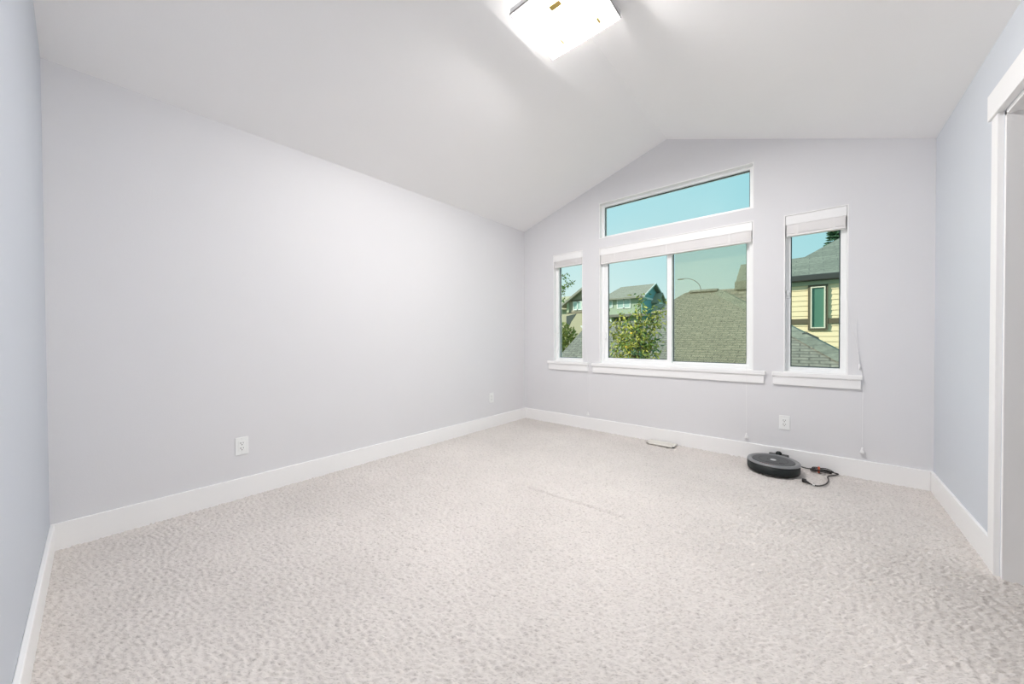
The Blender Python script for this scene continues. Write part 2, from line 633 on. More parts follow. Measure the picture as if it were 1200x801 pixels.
# the wide sliding window
x0, x1, z0, z1 = OP_M
w2 = struct(obj('window_2', liner(OP_M), M['trim']))
bm = NB()
frame_ring(bm, x0 + 0.006, x1 - 0.006, z0 + 0.006, z1 - 0.006, 0.030, B + 0.050, B + 0.135)
obj('window_frame', bm, M['vinyl'], w2)
bm = NB()          # sliding left sash, nearer the room
frame_ring(bm, x0 + 0.030, -1.080, z0 + 0.018, z1 - 0.03, 0.046, B + 0.058, B + 0.092)
sash = obj('sliding_sash', bm, M['vinyl'], w2)
bm = NB()
box(bm, (x0 + 0.034, B + 0.040, 1.035), (x0 + 0.058, B + 0.060, 1.105), 0.003)
obj('latch', bm, M['vinyl'], sash)
bm = NB()
frame_ring(bm, -1.110, x1 - 0.030, z0 + 0.018, z1 - 0.03, 0.030, B + 0.096, B + 0.125)
obj('fixed_sash', bm, M['vinyl'], w2)
pane(w2, x0 + 0.076, -1.126, z0 + 0.064, z1 - 0.07, B + 0.072)
pane(w2, -1.078, x1 - 0.060, z0 + 0.050, z1 - 0.06, B + 0.106)
bm = NB()
box(bm, (-1.076, B + 0.150, z0 + 0.03), (x1 - 0.036, B + 0.1515, z1 - 0.04))
obj('insect_screen', bm, M['screen'], w2)
sill(w2, OP_M, 0.086)

# transom
x0, x1, z0, z1 = OP_T
w4 = struct(obj('window_4', liner(OP_T), M['trim']))
bm = NB()
frame_ring(bm, x0 + 0.006, x1 - 0.006, z0 + 0.006, z1 - 0.006, 0.028, B + 0.055, B + 0.125)
obj('window_frame', bm, M['vinyl'], w4)
pane(w4, x0 + 0.036, x1 - 0.036, z0 + 0.036, z1 - 0.036, GY)

# ------------------------------------------------------------------ blinds
def blind(op, label, cord_x, cord_len_z, cord_path, stack_to):
    x0, x1, z0, z1 = op
    x0 += 0.010
    x1 -= 0.010
    zt = z1 - 0.010
    t = thing('window_blind', label, 'blind', ((x0 + x1) / 2, B + 0.02, zt - 0.2), group='raised white slat blinds')
    q = rel(t)
    def pbox(lo, hi, bev=0.0):
        box(bm, q(lo), q(hi), bev)
    bm = NB()
    pbox((x0, B + 0.000, zt - 0.072), (x1, B + 0.010, zt), 0.002)
    obj('valance', bm, M['trim'], t)
    bm = NB()
    pbox((x0 + 0.004, B + 0.012, zt - 0.055), (x1 - 0.004, B + 0.052, zt - 0.004))
    obj('head_rail', bm, M['trim'], t)
    bm = NB()
    n = 16
    top, bot = zt - 0.074, stack_to + 0.020
    for k in range(n):
        z = bot + (top - bot) * k / (n - 1)
        dx = random.uniform(-0.0015, 0.0015)
        pbox((x0 + 0.006 + dx, B + 0.006, z), (x1 - 0.006 + dx, B + 0.050, z + 0.0043))
    obj('slat_stack', bm, M['slat'], t)
    bm = NB()
    pbox((x0 + 0.005, B + 0.004, stack_to), (x1 - 0.005, B + 0.052, stack_to + 0.018), 0.003)
    obj('bottom_rail', bm, M['slat'], t)
    for fx in ([0.12, 0.5, 0.88] if x1 - x0 > 1 else [0.2, 0.8]):
        bm = NB()
        xx = x0 + (x1 - x0) * fx
        pbox((xx - 0.009, B + 0.0035, stack_to + 0.004), (xx + 0.009, B + 0.006, top + 0.004))
        obj('ladder_tape', bm, M['slat'], t)
    bm = NB()
    tube(bm, smooth_path([q(p) for p in cord_path]), 0.0009, 6)
    obj('pull_cord', bm, M['cord'], t, True)
    e = cord_path[-1]
    bm = NB()
    lathe(bm, [(0.0, 0.012), (0.004, 0.012), (0.006, 0.0), (0.013, -0.020), (0.015, -0.028), (0.012, -0.032), (0.0, -0.032)], 20, q((e[0], e[1], e[2] - 0.010)))
    obj('tassel', bm, M['cord'], t, True)
    return t, q

def cord_run(x_top, z_top, x_end, z_end, zs):
    """from the head rail down the glass side, over the sill nose and down the wall"""
    return [(x_top, B + 0.003, z_top), (x_top, B - 0.004, z_top - 0.25), (x_top + (x_end - x_top) * 0.5, B - 0.012, zs + 0.35),
            (x_end, B - 0.030, zs + 0.05), (x_end, B - 0.0335, zs - 0.01), (x_end, B - 0.030, zs - 0.12),
            (x_end, B - 0.017, 0.42), (x_end, B - 0.0165, z_end + 0.01)]

blind(OP_S, 'narrow white blind drawn up at top of small left window', 0, 0, cord_run(OP_S[1] - 0.02, 1.98, -1.972, 0.185, 0.76), 1.905)
blind(OP_M, 'wide white blind drawn up at top of large sliding window', 0, 0, cord_run(OP_M[1] - 0.03, 1.96, -0.443, 0.198, 0.75), 1.868)
tb, qb = blind(OP_R, 'narrow white blind drawn up at top of right window beside the robot vacuum', 0, 0,
          [(OP_R[1] - 0.02, B + 0.003, 1.95), (OP_R[1] - 0.012, B - 0.003, 1.5), (0.205, B - 0.004, 1.15), (0.236, B - 0.006, 1.02), (0.256, B - 0.014, 0.86),
           (0.276, B - 0.0165, 0.72), (0.276, B - 0.017, 0.5), (0.276, B - 0.0165, 0.225)], 1.866)
bm = NB()
tube(bm, smooth_path([qb(p) for p in [(0.243, B - 0.006, 1.17), (0.246, B - 0.008, 1.03), (0.260, B - 0.014, 0.84)]]), 0.0014, 6)
tube(bm, [qb((0.259, B - 0.014, 0.845)), qb((0.262, B - 0.014, 0.80))], 0.004, 8, 1.7)
obj('side_tassel', bm, M['cord'], tb, True)

# ------------------------------------------------------------------ outlets
def outlet(label, loc, rotz):
    t = thing('wall_outlet', label, 'outlet', loc, rotz, 'white wall outlets')
    bm = NB()
    box(bm, (-0.036, -0.006, -0.058), (0.036, 0, 0.058), 0.0025)
    obj('cover_plate', bm, M['plate'], t)
    bm = NB()
    box(bm, (-0.0175, -0.0085, -0.034), (0.0175, -0.005, 0.034), 0.001)
    rc = obj('receptacle', bm, M['plate'], t)
    bm = NB()
    for s in (0.017, -0.017):
        box(bm, (-0.0085, -0.0090, s - 0.001), (-0.0055, -0.0080, s + 0.009))
        box(bm, (0.0055, -0.0090, s), (0.0080, -0.0080, s + 0.008))
        bmesh.ops.create_cone(bm, cap_ends=True, segments=12, radius1=0.003, radius2=0.003, depth=0.001,
                              matrix=Matrix.Translation((0, -0.0086, s - 0.008)) @ Matrix.Rotation(math.pi / 2, 4, 'X'))
    obj('slots', bm, M['slot'], rc)
    for z in (-0.048, 0.048):
        bm = NB()
        bmesh.ops.create_cone(bm, cap_ends=True, segments=12, radius1=0.0028, radius2=0.0024, depth=0.0012,
                              matrix=Matrix.Translation((0, -0.0064, z)) @ Matrix.Rotation(math.pi / 2, 4, 'X'))
        obj('screw', bm, M['lamp_metal'], t)
    return t
outlet('white wall outlet low on the long left wall, nearer the back corner', (A, 0.628, 0.340), math.pi / 2)
outlet('white wall outlet low on the long left wall, beside the window corner', (A, 3.033, 0.343), math.pi / 2)
outlet('white wall outlet under the right window above the robot vacuum', (-0.181, B, 0.340), 0)

# ------------------------------------------------------------------ floor vent
t = thing('floor_vent', 'cream metal floor vent in the carpet along the window wall', 'vent', (-1.128, 3.578, 0.008))
bm = NB()
VX, VY = 0.128, 0.062
box(bm, (-VX, -VY, -0.004), (-VX + 0.016, VY, 0.008), 0.002)
box(bm, (VX - 0.016, -VY, -0.004), (VX, VY, 0.008), 0.002)
box(bm, (-VX, -VY, -0.004), (VX, -VY + 0.014, 0.008), 0.002)
box(bm, (-VX, VY - 0.014, -0.004), (VX, VY, 0.008), 0.002)
box(bm, (-VX, -0.004, -0.004), (VX, 0.004, 0.007))
obj('vent_frame', bm, M['vent'], t)
bm = NB()
for k in range(18):
    x = -VX + 0.02 + k * (2 * VX - 0.04) / 17
    prism(bm, [(x - 0.006, -VY + 0.012, -0.003), (x - 0.003, -VY + 0.012, 0.006), (x + 0.006, -VY + 0.012, 0.006), (x + 0.003, -VY + 0.012, -0.003)], (0, 2 * VY - 0.024, 0))
obj('louvres', bm, M['vent'], t)
bm = NB()
box(bm, (-VX + 0.01, -VY + 0.01, -0.006), (VX - 0.01, VY - 0.01, -0.001))
obj('vent_cavity', bm, M['vent_dark'], t)

# ------------------------------------------------------------------ ceiling lamp
LC = (-1.078, 1.755)
LZ = 2.868
t = thing('ceiling_lamp', 'square frosted glass flush ceiling lamp, switched on, under the ridge', 'lamp', (LC[0], LC[1], LZ))
HX, HY, SH = 0.232, 0.214, 0.036
bm = NB()
box(bm, (-HX, -HY, 0), (HX, HY, 0.005), 0.002)
obj('glass_plate', bm, M['frost'], t)
bm = NB()
frame_ring_z = [(-HX - 0.003, -HY - 0.003, HX + 0.003, -HY), (-HX - 0.003, HY, HX + 0.003, HY + 0.003), (-HX - 0.003, -HY, -HX, HY), (HX, -HY, HX + 0.003, HY)]
for q4 in frame_ring_z:
    box(bm, (q4[0], q4[1], -0.001), (q4[2], q4[3], 0.009))
obj('plate_rim', bm, M['rim_metal'], t)
for lo, hi in (((-HX, -HY, 0.008), (-HX + 0.003, HY, SH)), ((HX - 0.003, -HY, 0.008), (HX, HY, SH)),
               ((-HX + 0.003, -HY, 0.008), (HX - 0.003, -HY + 0.003, SH)), ((-HX + 0.003, HY - 0.003, 0.008), (HX - 0.003, HY, SH))):
    bm = NB()
    box(bm, lo, hi)
    obj('side_panel', bm, M['lamp_metal'], t)
bm = NB()
lathe(bm, [(0.0, 0.078), (0.05, 0.080), (0.05, 0.125), (0.0, 0.125)], 40)
obj('canopy', bm, M['lamp_metal'], t, True)
bm = NB()
tube(bm, [(0, 0, -0.012), (0, 0, 0.05)], 0.005, 12)
obj('stem', bm, M['brass'], t)
bm = NB()
lathe(bm, [(0.0, 0.028), (0.08, 0.029), (0.14, 0.031), (0.155, 0.034)], 48)
obj('light_disc', bm, M['bulb'], t, True)
bm = NB()
lathe(bm, [(0.155, 0.034), (0.10, 0.040), (0.085, 0.062), (0.055, 0.080), (0.0, 0.084)], 48)
obj('disc_back', bm, M['bulb_back'], t, True)
bm = NB()
box(bm, (-0.035, -0.125, -0.016), (0.035, -0.090, -0.001), 0.002)
obj('finial_bar', bm, M['brass'], t)
for cx, cy in ((0.135, 0.13), (-0.10, 0.12)):
    bm = NB()
    box(bm, (cx - 0.006, cy - 0.022, -0.012), (cx + 0.006, cy + 0.022, -0.001), 0.001)
    obj('clip', bm, M['brass'], t)

# ------------------------------------------------------------------ robot vacuum
M['rv_black'] = mat('vacuum_black', (0.014, 0.018, 0.018), 0.45, 0.1, 30, spec=0.3)
M['rv_rim'] = mat('vacuum_rim_grey', (0.22, 0.225, 0.23), 0.3, 0.04, 30)
M['rv_top'] = mat('vacuum_top_charcoal', (0.055, 0.06, 0.062), 0.4, 0.06, 30)
M['rv_line'] = mat('vacuum_groove', (0.02, 0.02, 0.021), 0.5, 0.1)
M['rv_btn'] = mat('vacuum_button', (0.65, 0.66, 0.66), 0.3, 0.05)
M['rv_red'] = mat('vacuum_red_mark', (0.45, 0.08, 0.07), 0.5, 0.05)
M['rubber'] = mat('black_rubber', (0.018, 0.015, 0.014), 0.5, 0.1, 30)
M['orange'] = mat('orange_tie', (0.55, 0.10, 0.04), 0.6, 0.08, 30)
RVX, RVY, RR = -0.238, 3.425, 0.170
t = thing('robot_vacuum', 'round black robot vacuum docked on the carpet under the right window', 'robot vacuum', (RVX, RVY, 0.0))
bm = NB()
lathe(bm, [(0.0, 0.010), (0.148, 0.010), (0.158, 0.016), (0.160, 0.074), (0.0, 0.074)], 96)
obj('body', bm, M['rv_black'], t, True)
bm = NB()      # bumper wraps the half that faces the room
lathe(bm, [(0.160, 0.012), (0.1665, 0.014), (0.170, 0.024), (0.170, 0.070), (0.160, 0.071)], 72, a0=math.radians(172), a1=math.radians(352))
obj('bumper', bm, M['rv_black'], t, True)
bm = NB()
lathe(bm, [(0.160, 0.014), (0.166, 0.018), (0.167, 0.072), (0.160, 0.072)], 72, a0=math.radians(-4), a1=math.radians(168))
obj('rear_shell', bm, M['rv_black'], t, True)
bm = NB()
lathe(bm, [(0.138, 0.074), (0.170, 0.074), (0.1705, 0.078), (0.166, 0.086), (0.158, 0.0895), (0.146, 0.0885), (0.143, 0.084), (0.138, 0.083)], 96)
obj('top_rim', bm, M['rv_rim'], t, True)
bm = NB()
lathe(bm, [(0.0, 0.074), (0.134, 0.074), (0.134, 0.0855), (0.132, 0.0862), (0.094, 0.0868), (0.0, 0.0868)], 96)
obj('top_panel', bm, M['rv_top'], t, False)
bm = NB()
lathe(bm, [(0.090, 0.0866), (0.090, 0.0872), (0.094, 0.0872), (0.094, 0.0866)], 96)
lathe(bm, [(0.0375, 0.0866), (0.0375, 0.0873), (0.040, 0.0873), (0.040, 0.0866)], 64)
obj('groove_ring', bm, M['rv_line'], t)
bm = NB()
lathe(bm, [(0.0, 0.0866), (0.019, 0.0866), (0.019, 0.0890), (0.017, 0.0895), (0.0, 0.0897)], 40)
obj('start_button', bm, M['rv_btn'], t, True)
bm = NB()
for k, a in enumerate((-118, -112, -107, -102, -97, -91, -86)):
    a = math.radians(a)
    bmesh.ops.create_cube(bm, size=1, matrix=Matrix.Translation((0.1525 * math.cos(a), 0.1525 * math.sin(a), 0.0893)) @ Matrix.Rotation(a, 4, 'Z') @ Matrix.Diagonal((0.006, 0.007 if k % 2 else 0.004, 0.0012, 1)))
obj('rim_mark', bm, M['rv_red'], t)
bm = NB()
box(bm, (-0.045, -0.078, 0.0866), (0.035, -0.072, 0.0874))
box(bm, (0.040, -0.070, 0.0866), (0.075, -0.052, 0.0874), 0.0003)
obj('bin_release', bm, M['rv_line'], t)
for s in (-1, 1):
    bm = NB()
    bmesh.ops.create_cone(bm, cap_ends=True, segments=24, radius1=0.03, radius2=0.03, depth=0.018,
                          matrix=Matrix.Translation((s * 0.115, 0.0, 0.028)) @ Matrix.Rotation(math.pi / 2, 4, 'Y'))
    obj('wheel', bm, M['rubber'], t)

t = thing('charging_dock', 'small dark charging dock behind the robot vacuum against the baseboard', 'charging dock', (-0.215, 3.625, 0.0))
bm = NB()
box(bm, (-0.070, -0.026, 0.0), (0.070, 0.032, 0.070), 0.008)
obj('dock_body', bm, M['rv_rim'], t)
bm = NB()
box(bm, (-0.066, -0.030, 0.071), (0.066, 0.026, 0.084), 0.005)
obj('dock_cap', bm, M['rv_line'], t)
bm = NB()
lathe(bm, [(0.0, 0.108), (0.012, 0.106), (0.020, 0.098), (0.022, 0.083), (0.0, 0.083)], 28)
obj('sensor_dome', bm, M['rv_black'], t, True)

# the bundled power cord
CZ = 0.005
t = thing('power_cord', 'black bundled power cord with orange tie on carpet beside robot vacuum', 'power cord', (0.02, 3.6, 0.0))
q = rel(t)
bm = NB()
path = [(-0.145, 3.640, 0.02), (-0.10, 3.655, 0.010), (-0.04, 3.640, 0.006), (0.00, 3.630, 0.012), (0.025, 3.610, 0.016), (0.07, 3.617, 0.015), (0.12, 3.633, 0.010), (0.145, 3.630, 0.007),
        (0.12, 3.585, 0.006), (0.085, 3.52, 0.006), (0.085, 3.42, 0.006), (0.068, 3.33, 0.006), (0.035, 3.265, 0.006), (0.005, 3.255, 0.006), (-0.02, 3.275, 0.006)]
tube(bm, smooth_path([q(p) for p in path], 10), 0.0042, 8)
obj('cable', bm, M['rubber'], t, True)
bm = NB()
for k in range(3):
    o = 0.009 * k
    loop = []
    for i in range(25):
        a = 2 * math.pi * i / 24
        ux, uy = 0.062 * math.cos(a), (0.024 + 0.006 * k) * math.sin(a)
        pinch = 0.35 + 0.65 * abs(math.cos(a)) ** 1.2
        xx, yy = ux, uy * pinch * 1.7
        ca, sa = math.cos(0.25 + 0.12 * k), math.sin(0.25 + 0.12 * k)
        loop.append(q((0.045 + o * 0.6 + xx * ca - yy * sa, 3.612 - o * 0.4 + xx * sa * 0.4 + yy * ca, 0.006 + 0.009 * k + 0.006 * abs(math.sin(a)))))
    tube(bm, loop, 0.0034, 8)
obj('cord_loops', bm, M['rubber'], t, True)
bm = NB()
tt = [q((0.034 + 0.0, 3.606 + 0.018 * math.cos(a), 0.020 + 0.019 * math.sin(a))) for a in [2 * math.pi * i / 20 for i in range(21)]]
tube(bm, tt, 0.007, 8)
obj('tie', bm, M['orange'], t, True)
bm = NB()
tube(bm, [q((0.010, 3.2545, 0.006)), q((-0.002, 3.258, 0.006))], 0.0052, 10)
obj('label_band', bm, M['rv_btn'], t)
bm = NB()
tube(bm, [q((-0.015, 3.270, 0.006)), q((-0.032, 3.287, 0.008)), q((-0.042, 3.297, 0.010))], 0.0055, 10, 2.0)
box(bm, q((-0.062, 3.294, 0.0)), q((-0.036, 3.318, 0.022)), 0.003)
obj('plug', bm, M['rubber'], t, False)

# ================================================================== outside
M['lawn'] = mat('lawn', (0.12, 0.17, 0.05), 0.9, 0.3, 0.6)
bm = NB()
box(bm, (-120, B + 0.4, -3.2), (120, 160, -3.0))
struct(obj('ground', bm, M['lawn']))

M['shingle'] = shingle_mat('grey_shingles', (0.285, 0.265, 0.22), (0.225, 0.21, 0.175), (0.14, 0.13, 0.11))
M['shingle_green'] = shingle_mat('weathered_shingles', (0.24, 0.245, 0.20), (0.19, 0.195, 0.16), (0.15, 0.155, 0.13), 0.6, 0.2)
M['shingle_far'] = shingle_mat('far_shingles', (0.32, 0.30, 0.25), (0.29, 0.27, 0.22), (0.22, 0.205, 0.17), 0.6, 0.4)
M['siding'] = mat('yellow_siding', (0.86, 0.70, 0.45), 0.7, 0.03, 3)
M['frieze'] = mat('pale_green_trim', (0.45, 0.48, 0.33), 0.7, 0.03)
M['brown'] = mat('brown_trim', (0.13, 0.105, 0.065), 0.7, 0.05)
M['gutter'] = mat('dark_gutter', (0.05, 0.05, 0.045), 0.5, 0.08)
M['cream'] = mat('cream_sash', (0.78, 0.72, 0.58), 0.5, 0.02)
M['ext_glass'] = mat('dark_reflective_glass', (0.10, 0.22, 0.16), 0.12, 0.05)
M['ext_white'] = mat('exterior_white', (0.80, 0.80, 0.76), 0.5, 0.02)
M['ext_pane'] = mat('bright_pane', (0.42, 0.56, 0.52), 0.1, 0.05)
M['teal'] = mat('teal_siding', (0.22, 0.42, 0.42), 0.7, 0.04)
M['sage'] = mat('sage_siding', (0.40, 0.46, 0.34), 0.7, 0.04)
M['taupe'] = mat('taupe_siding', (0.36, 0.32, 0.24), 0.7, 0.04)
M['tan'] = mat('tan_siding', (0.48, 0.42, 0.29), 0.7, 0.04)
M['charcoal'] = mat('charcoal_recess_shadow', (0.08, 0.09, 0.085), 0.8, 0.05)  # dark parts, and the painted bracket shadow on the grey house
M['bark'] = mat('bark', (0.16, 0.11, 0.06), 0.9, 0.2, 30)
M['leaf_y'] = mat('yellow_green_leaf', (0.46, 0.45, 0.08), 0.55, 0.5, 9)
M['leaf_g'] = mat('mid_green_leaf', (0.17, 0.27, 0.06), 0.55, 0.4, 5)
M['leaf_b'] = mat('blue_green_leaf', (0.07, 0.15, 0.08), 0.6, 0.4, 6)
M['bush'] = mat('olive_leaf', (0.24, 0.27, 0.06), 0.6, 0.45, 6)
M['fruit'] = mat('yellow_fruit', (0.75, 0.48, 0.05), 0.45, 0.08)
M['pole'] = mat('galvanised_steel', (0.16, 0.18, 0.17), 0.4, 0.05)

def slope_poly(bm, pts2, zf, th=0.12):
    """roof slab: plan polygon lifted on the plane zf(x, y)"""
    prism(bm, [(x, y, zf(x, y)) for x, y in pts2], (0, 0, -th))

def window_ext(parent, name, x0, x1, z0, z1, y, panes=1, m_frame=None, m_pane=None, w=0.08):
    """a window on a wall that faces -y; coordinates in the parent's frame"""
    bm = NB()
    frame_ring(bm, x0, x1, z0, z1, w, y - 0.06, y + 0.02, 0)
    for k in range(1, panes):
        xm = x0 + (x1 - x0) * k / panes
        box(bm, (xm - w / 2, y - 0.06, z0), (xm + w / 2, y + 0.02, z1))
    f = obj(name, bm, m_frame or M['ext_white'], parent)
    for k in range(panes):
        bm = NB()
        box(bm, (x0 + (x1 - x0) * k / panes + 0.01, y - 0.03, z0 + 0.01), (x0 + (x1 - x0) * (k + 1) / panes - 0.01, y - 0.01, z1 - 0.01))
        obj('pane', bm, m_pane or M['ext_pane'], f)
    return f

# --- the near grey roof filling the sliding window (gable rake on the left, hip on the right)
t = thing('garage_house', 'neighbouring house with large grey shingle hip roof close behind the sliding window', 'house', (-1.2, 7.0, -3.0))
q0 = rel(t)
zb = lambda x, y: 2.1 - 0.5 * (9.0 - y)
def rz(p):
    return q0(p)
bm = NB()
fr = [(-2.57, 5.7), (-2.56, 7.6), (-2.53, 8.45), (-2.29, 8.96), (-2.14, 9.02), (-1.60, 8.98), (-0.96, 8.04), (0.27, 6.41), (0.80, 5.7)]
prism(bm, [rz((x, y, zb(x, y))) for x, y in fr], (0, 0, -0.14))
obj('front_slope', bm, M['shingle'], t)
bm = NB()   # right hip slope
prism(bm, [rz((-1.60, 8.98, 2.09)), rz((0.80, 5.7, zb(0, 5.7))), rz((1.5, 6.4, -0.6)), rz((-0.9, 9.7, 0.9))], (0, 0, -0.14))
obj('hip_slope', bm, M['shingle'], t)
bm = NB()   # back slope
prism(bm, [rz((-2.29, 9.03, 2.08)), rz((-1.60, 9.04, 2.09)), rz((-0.9, 9.7, 0.9)), rz((-0.9, 11.0, 0.6)), rz((-2.5, 11.0, 1.0))], (0, 0, -0.14))
obj('back_slope', bm, M['shingle'], t)
def cap_strip(p0, p1, w=0.16):
    a, b = Vector(p0), Vector(p1)
    d = (b - a).normalized()
    s = d.cross(Vector((0, 0, 1))).normalized() * w
    bm = NB()
    prism(bm, [rz(a - s + Vector((0, 0, -0.035))), rz(a + Vector((0, 0, 0.03))), rz(a + s + Vector((0, 0, -0.035)))], b - a)
    return bm
obj('hip_cap', cap_strip((-1.56, 8.92, 2.05), (0.80, 5.7, 0.46)), M['shingle_green'], t)
obj('ridge_cap', cap_strip((-2.2, 9.02, 2.105), (-1.62, 9.0, 2.10)), M['shingle'], t)
bm = NB()
box(bm, rz((-2.4, 6.0, -3.0)), rz((0.3, 10.6, 0.1)))
obj('wall', bm, M['tan'], t)
bm = NB()
prism(bm, [rz((-0.13, 6.90, 1.02)), rz((-0.13, 6.90, 1.10)), rz((-0.08, 6.90, 1.115)), rz((0.06, 6.90, 1.03)), rz((0.06, 6.90, 0.94))], (0, 0.10, 0))
obj('roof_vent', bm, M['charcoal'], t)

# --- lower garage roof on the left
t = thing('low_garage', 'low garage with grey shingle roof half hidden behind the yellow green tree', 'garage', (-3.5, 7.0, -3.0))
q0 = rel(t)
zl = lambda x, y: 1.35 - 0.5 * (8.0 - y)
bm = NB()
prism(bm, [q0((x, y, zl(x, y))) for x, y in [(-4.23, 5.75), (-4.26, 6.77), (-4.34, 7.9), (-4.36, 8.15), (-2.60, 8.16), (-2.60, 5.75)]], (0, 0, -0.14))
obj('front_slope', bm, M['shingle'], t)
bm = NB()
prism(bm, [q0(p) for p in [(-4.36, 8.18, 1.42), (-2.6, 8.18, 1.42), (-2.6, 10.0, 0.5), (-4.36, 10.0, 0.5)]], (0, 0, -0.14))
obj('back_slope', bm, M['shingle'], t)
bm = NB()
box(bm, q0((-4.15, 6.0, -3.0)), q0((-2.62, 9.7, 0.15)))
obj('wall', bm, M['tan'], t)
bm = NB()
prism(bm, [q0((-4.52, 8.0, 1.345)), q0((-4.28, 8.0, 1.40)), q0((-4.28, 8.0, 1.33)), q0((-4.42, 8.0, 1.22))], (0, 0.06, 0))
obj('rake_return', bm, M['ext_white'], t)

# --- the yellow house
t = thing('yellow_house', 'pale yellow clapboard house with brown trimmed window seen through the right window', 'house', (2.0, 13.0, -3.0))
q0 = rel(t)
YW = 12.3
kx = YW / 13.0
kz = lambda z: CAM_H + (z - CAM_H) * kx
bm = NB()
zz = -3.0
while zz < 2.30:
    h = 0.135
    prism(bm, [q0((-1.6, YW, zz)), q0((-1.6, YW - 0.020, zz)), q0((-1.6, YW - 0.004, zz + h)), q0((-1.6, YW, zz + h))], (9.6, 0, 0))
    zz += h
box(bm, q0((-1.6, YW, -3.0)), q0((8.0, 19.0, 2.6)))
obj('siding_wall', bm, M['siding'], t)
bm = NB()
box(bm, q0((-1.6, YW - 0.04, 2.395)), q0((8.0, YW + 0.02, 2.56)))
obj('frieze_board', bm, M['frieze'], t)
for xa, xb in ((-1.6, -0.09 * kx), (0.27 * kx, 8.0)):
    bm = NB()
    box(bm, q0((xa, YW - 0.05, kz(1.40))), q0((xb, YW - 0.005, kz(1.54))))
    obj('belt_board', bm, M['brown'], t)
def wring(x0, x1, z0, z1, w, y0, y1):
    bm = NB()
    frame_ring(bm, x0, x1, z0, z1, w, y0, y1, 0)
    for v in bm.verts:
        v.co = Vector(q0(v.co))
    return bm
wt = obj('window_trim', wring(-0.125 * kx, 0.295 * kx, kz(1.22), kz(2.475), 0.058, YW - 0.06, YW - 0.004), M['brown'], t)
obj('sash', wring(-0.070 * kx, 0.242 * kx, kz(1.272), kz(2.42), 0.027, YW - 0.075, YW - 0.01), M['cream'], wt)
bm = NB()
box(bm, q0((-0.05 * kx, YW - 0.04, kz(1.29))), q0((0.222 * kx, YW - 0.03, kz(2.40))))
obj('pane', bm, M['ext_glass'], wt)
zy = lambda y: 2.76 + 0.41 * (y - 12.4)
bm = NB()
prism(bm, [q0((x, y, zy(y))) for x, y in [(-1.74, 12.16), (8.0, 12.16), (8.0, 18.5), (1.55, 18.5), (0.68, 16.35), (-0.22, 14.17), (-0.61, 14.12), (-1.88, 14.14)]], (0, 0, -0.05))
obj('front_roof', bm, M['shingle_green'], t)
bm = NB()
prism(bm, [q0(p) for p in [(-1.88, 14.18, 3.46), (-0.22, 14.2, 3.47), (-0.22, 17.5, 2.2), (-1.88, 17.5, 2.2)]], (0, 0, -0.05))
prism(bm, [q0(p) for p in [(-0.22, 14.2, 3.47), (1.55, 18.5, 5.25), (-0.3, 20.0, 2.6)]], (0, 0, -0.05))
obj('rear_roof', bm, M['shingle_green'], t)
bm = NB()
box(bm, q0((-1.25, 12.06, 2.50)), q0((8.0, 12.19, 2.655)), 0.02)
obj('gutter', bm, M['gutter'], t)
bm = NB()
box(bm, q0((-1.76, 12.10, 2.42)), q0((-1.26, 12.30, 2.64)))
obj('boxed_eave', bm, M['shingle_green'], t)
bm = NB()
box(bm, q0((-1.25, 12.15, 2.50)), q0((8.0, 12.3, 2.56)))
obj('soffit', bm, M['gutter'], t)
bm = NB()
prism(bm, [q0(p) for p in [(-2.34, 12.22, 2.475), (-1.3, 12.22, 2.455), (-1.3, 11.95, 2.04), (-1.95, 11.95, 2.06)]], (0, 0, -0.1))
obj('pent_roof', bm, M['shingle'], t)

# --- far teal house
FS = 1.0
cx, cy = -18.52, 49.97
th = math.radians(4)
t = thing('teal_house', 'far sage and teal house with grey hip roof rising behind the yellow green tree', 'house', (cx, cy, -3.0), 0.0)
# local frame: origin at front right corner; -x runs left along the front, +y runs back along the gable side
EZ = 6.98 + 3.0
FL, GD = 5.6, 8.0
bm = NB()
box(bm, (-FL, 0, 0), (0, GD, EZ - 0.05))
obj('wall', bm, M['sage'], t)
bm = NB()          # gable side wall, its triangle up to the ridge
prism(bm, [(0.0, 0, 2.0), (0.0, GD, 2.0), (0.0, GD, EZ - 0.1), (0.0, GD / 2, EZ + 1.85), (0.0, 0, EZ - 0.1)], (0.12, 0, 0))
obj('gable_wall', bm, M['teal'], t)
bm = NB()
prism(bm, [(-FL - 0.5, -0.7, EZ - 0.22), (0.65, -0.7, EZ - 0.22), (0.65, GD / 2, EZ + 2.0), (-4.6, GD / 2, EZ + 2.0)], (0, 0, -0.22))
obj('front_roof', bm, M['shingle_far'], t)
bm = NB()
prism(bm, [(-4.6, GD / 2 + .02, EZ + 2.0), (0.65, GD / 2 + .02, EZ + 2.0), (0.65, GD + 0.7, EZ - 0.22), (-FL - 0.5, GD + 0.7, EZ - 0.22)], (0, 0, -0.22))
prism(bm, [(-4.62, GD / 2, EZ + 2.0), (-FL - 0.5, GD + 0.7, EZ - 0.22), (-FL - 0.5, -0.7, EZ - 0.22)], (0, 0, -0.22))
obj('rear_roof', bm, M['shingle_far'], t)
for ya, za, yb, zb_ in ((-0.8, EZ - 0.35, GD / 2, EZ + 1.95), (GD + 0.8, EZ - 0.35, GD / 2, EZ + 1.95)):
    bm = NB()
    prism(bm, [(0.66, ya, za), (0.66, yb, zb_), (0.66, yb, zb_ + 0.16), (0.66, ya, za + 0.20)], (0.10, 0, 0))
    obj('rake_board', bm, M['ext_white'], t)
bm = NB()
box(bm, (0.1, 0, EZ - 0.45), (0.2, GD, EZ - 0.2))
obj('belt_board', bm, M['ext_white'], t)
window_ext(t, 'small_window', -4.95, -4.25, EZ - 1.55, EZ - 0.45, 0, 1, w=0.14)
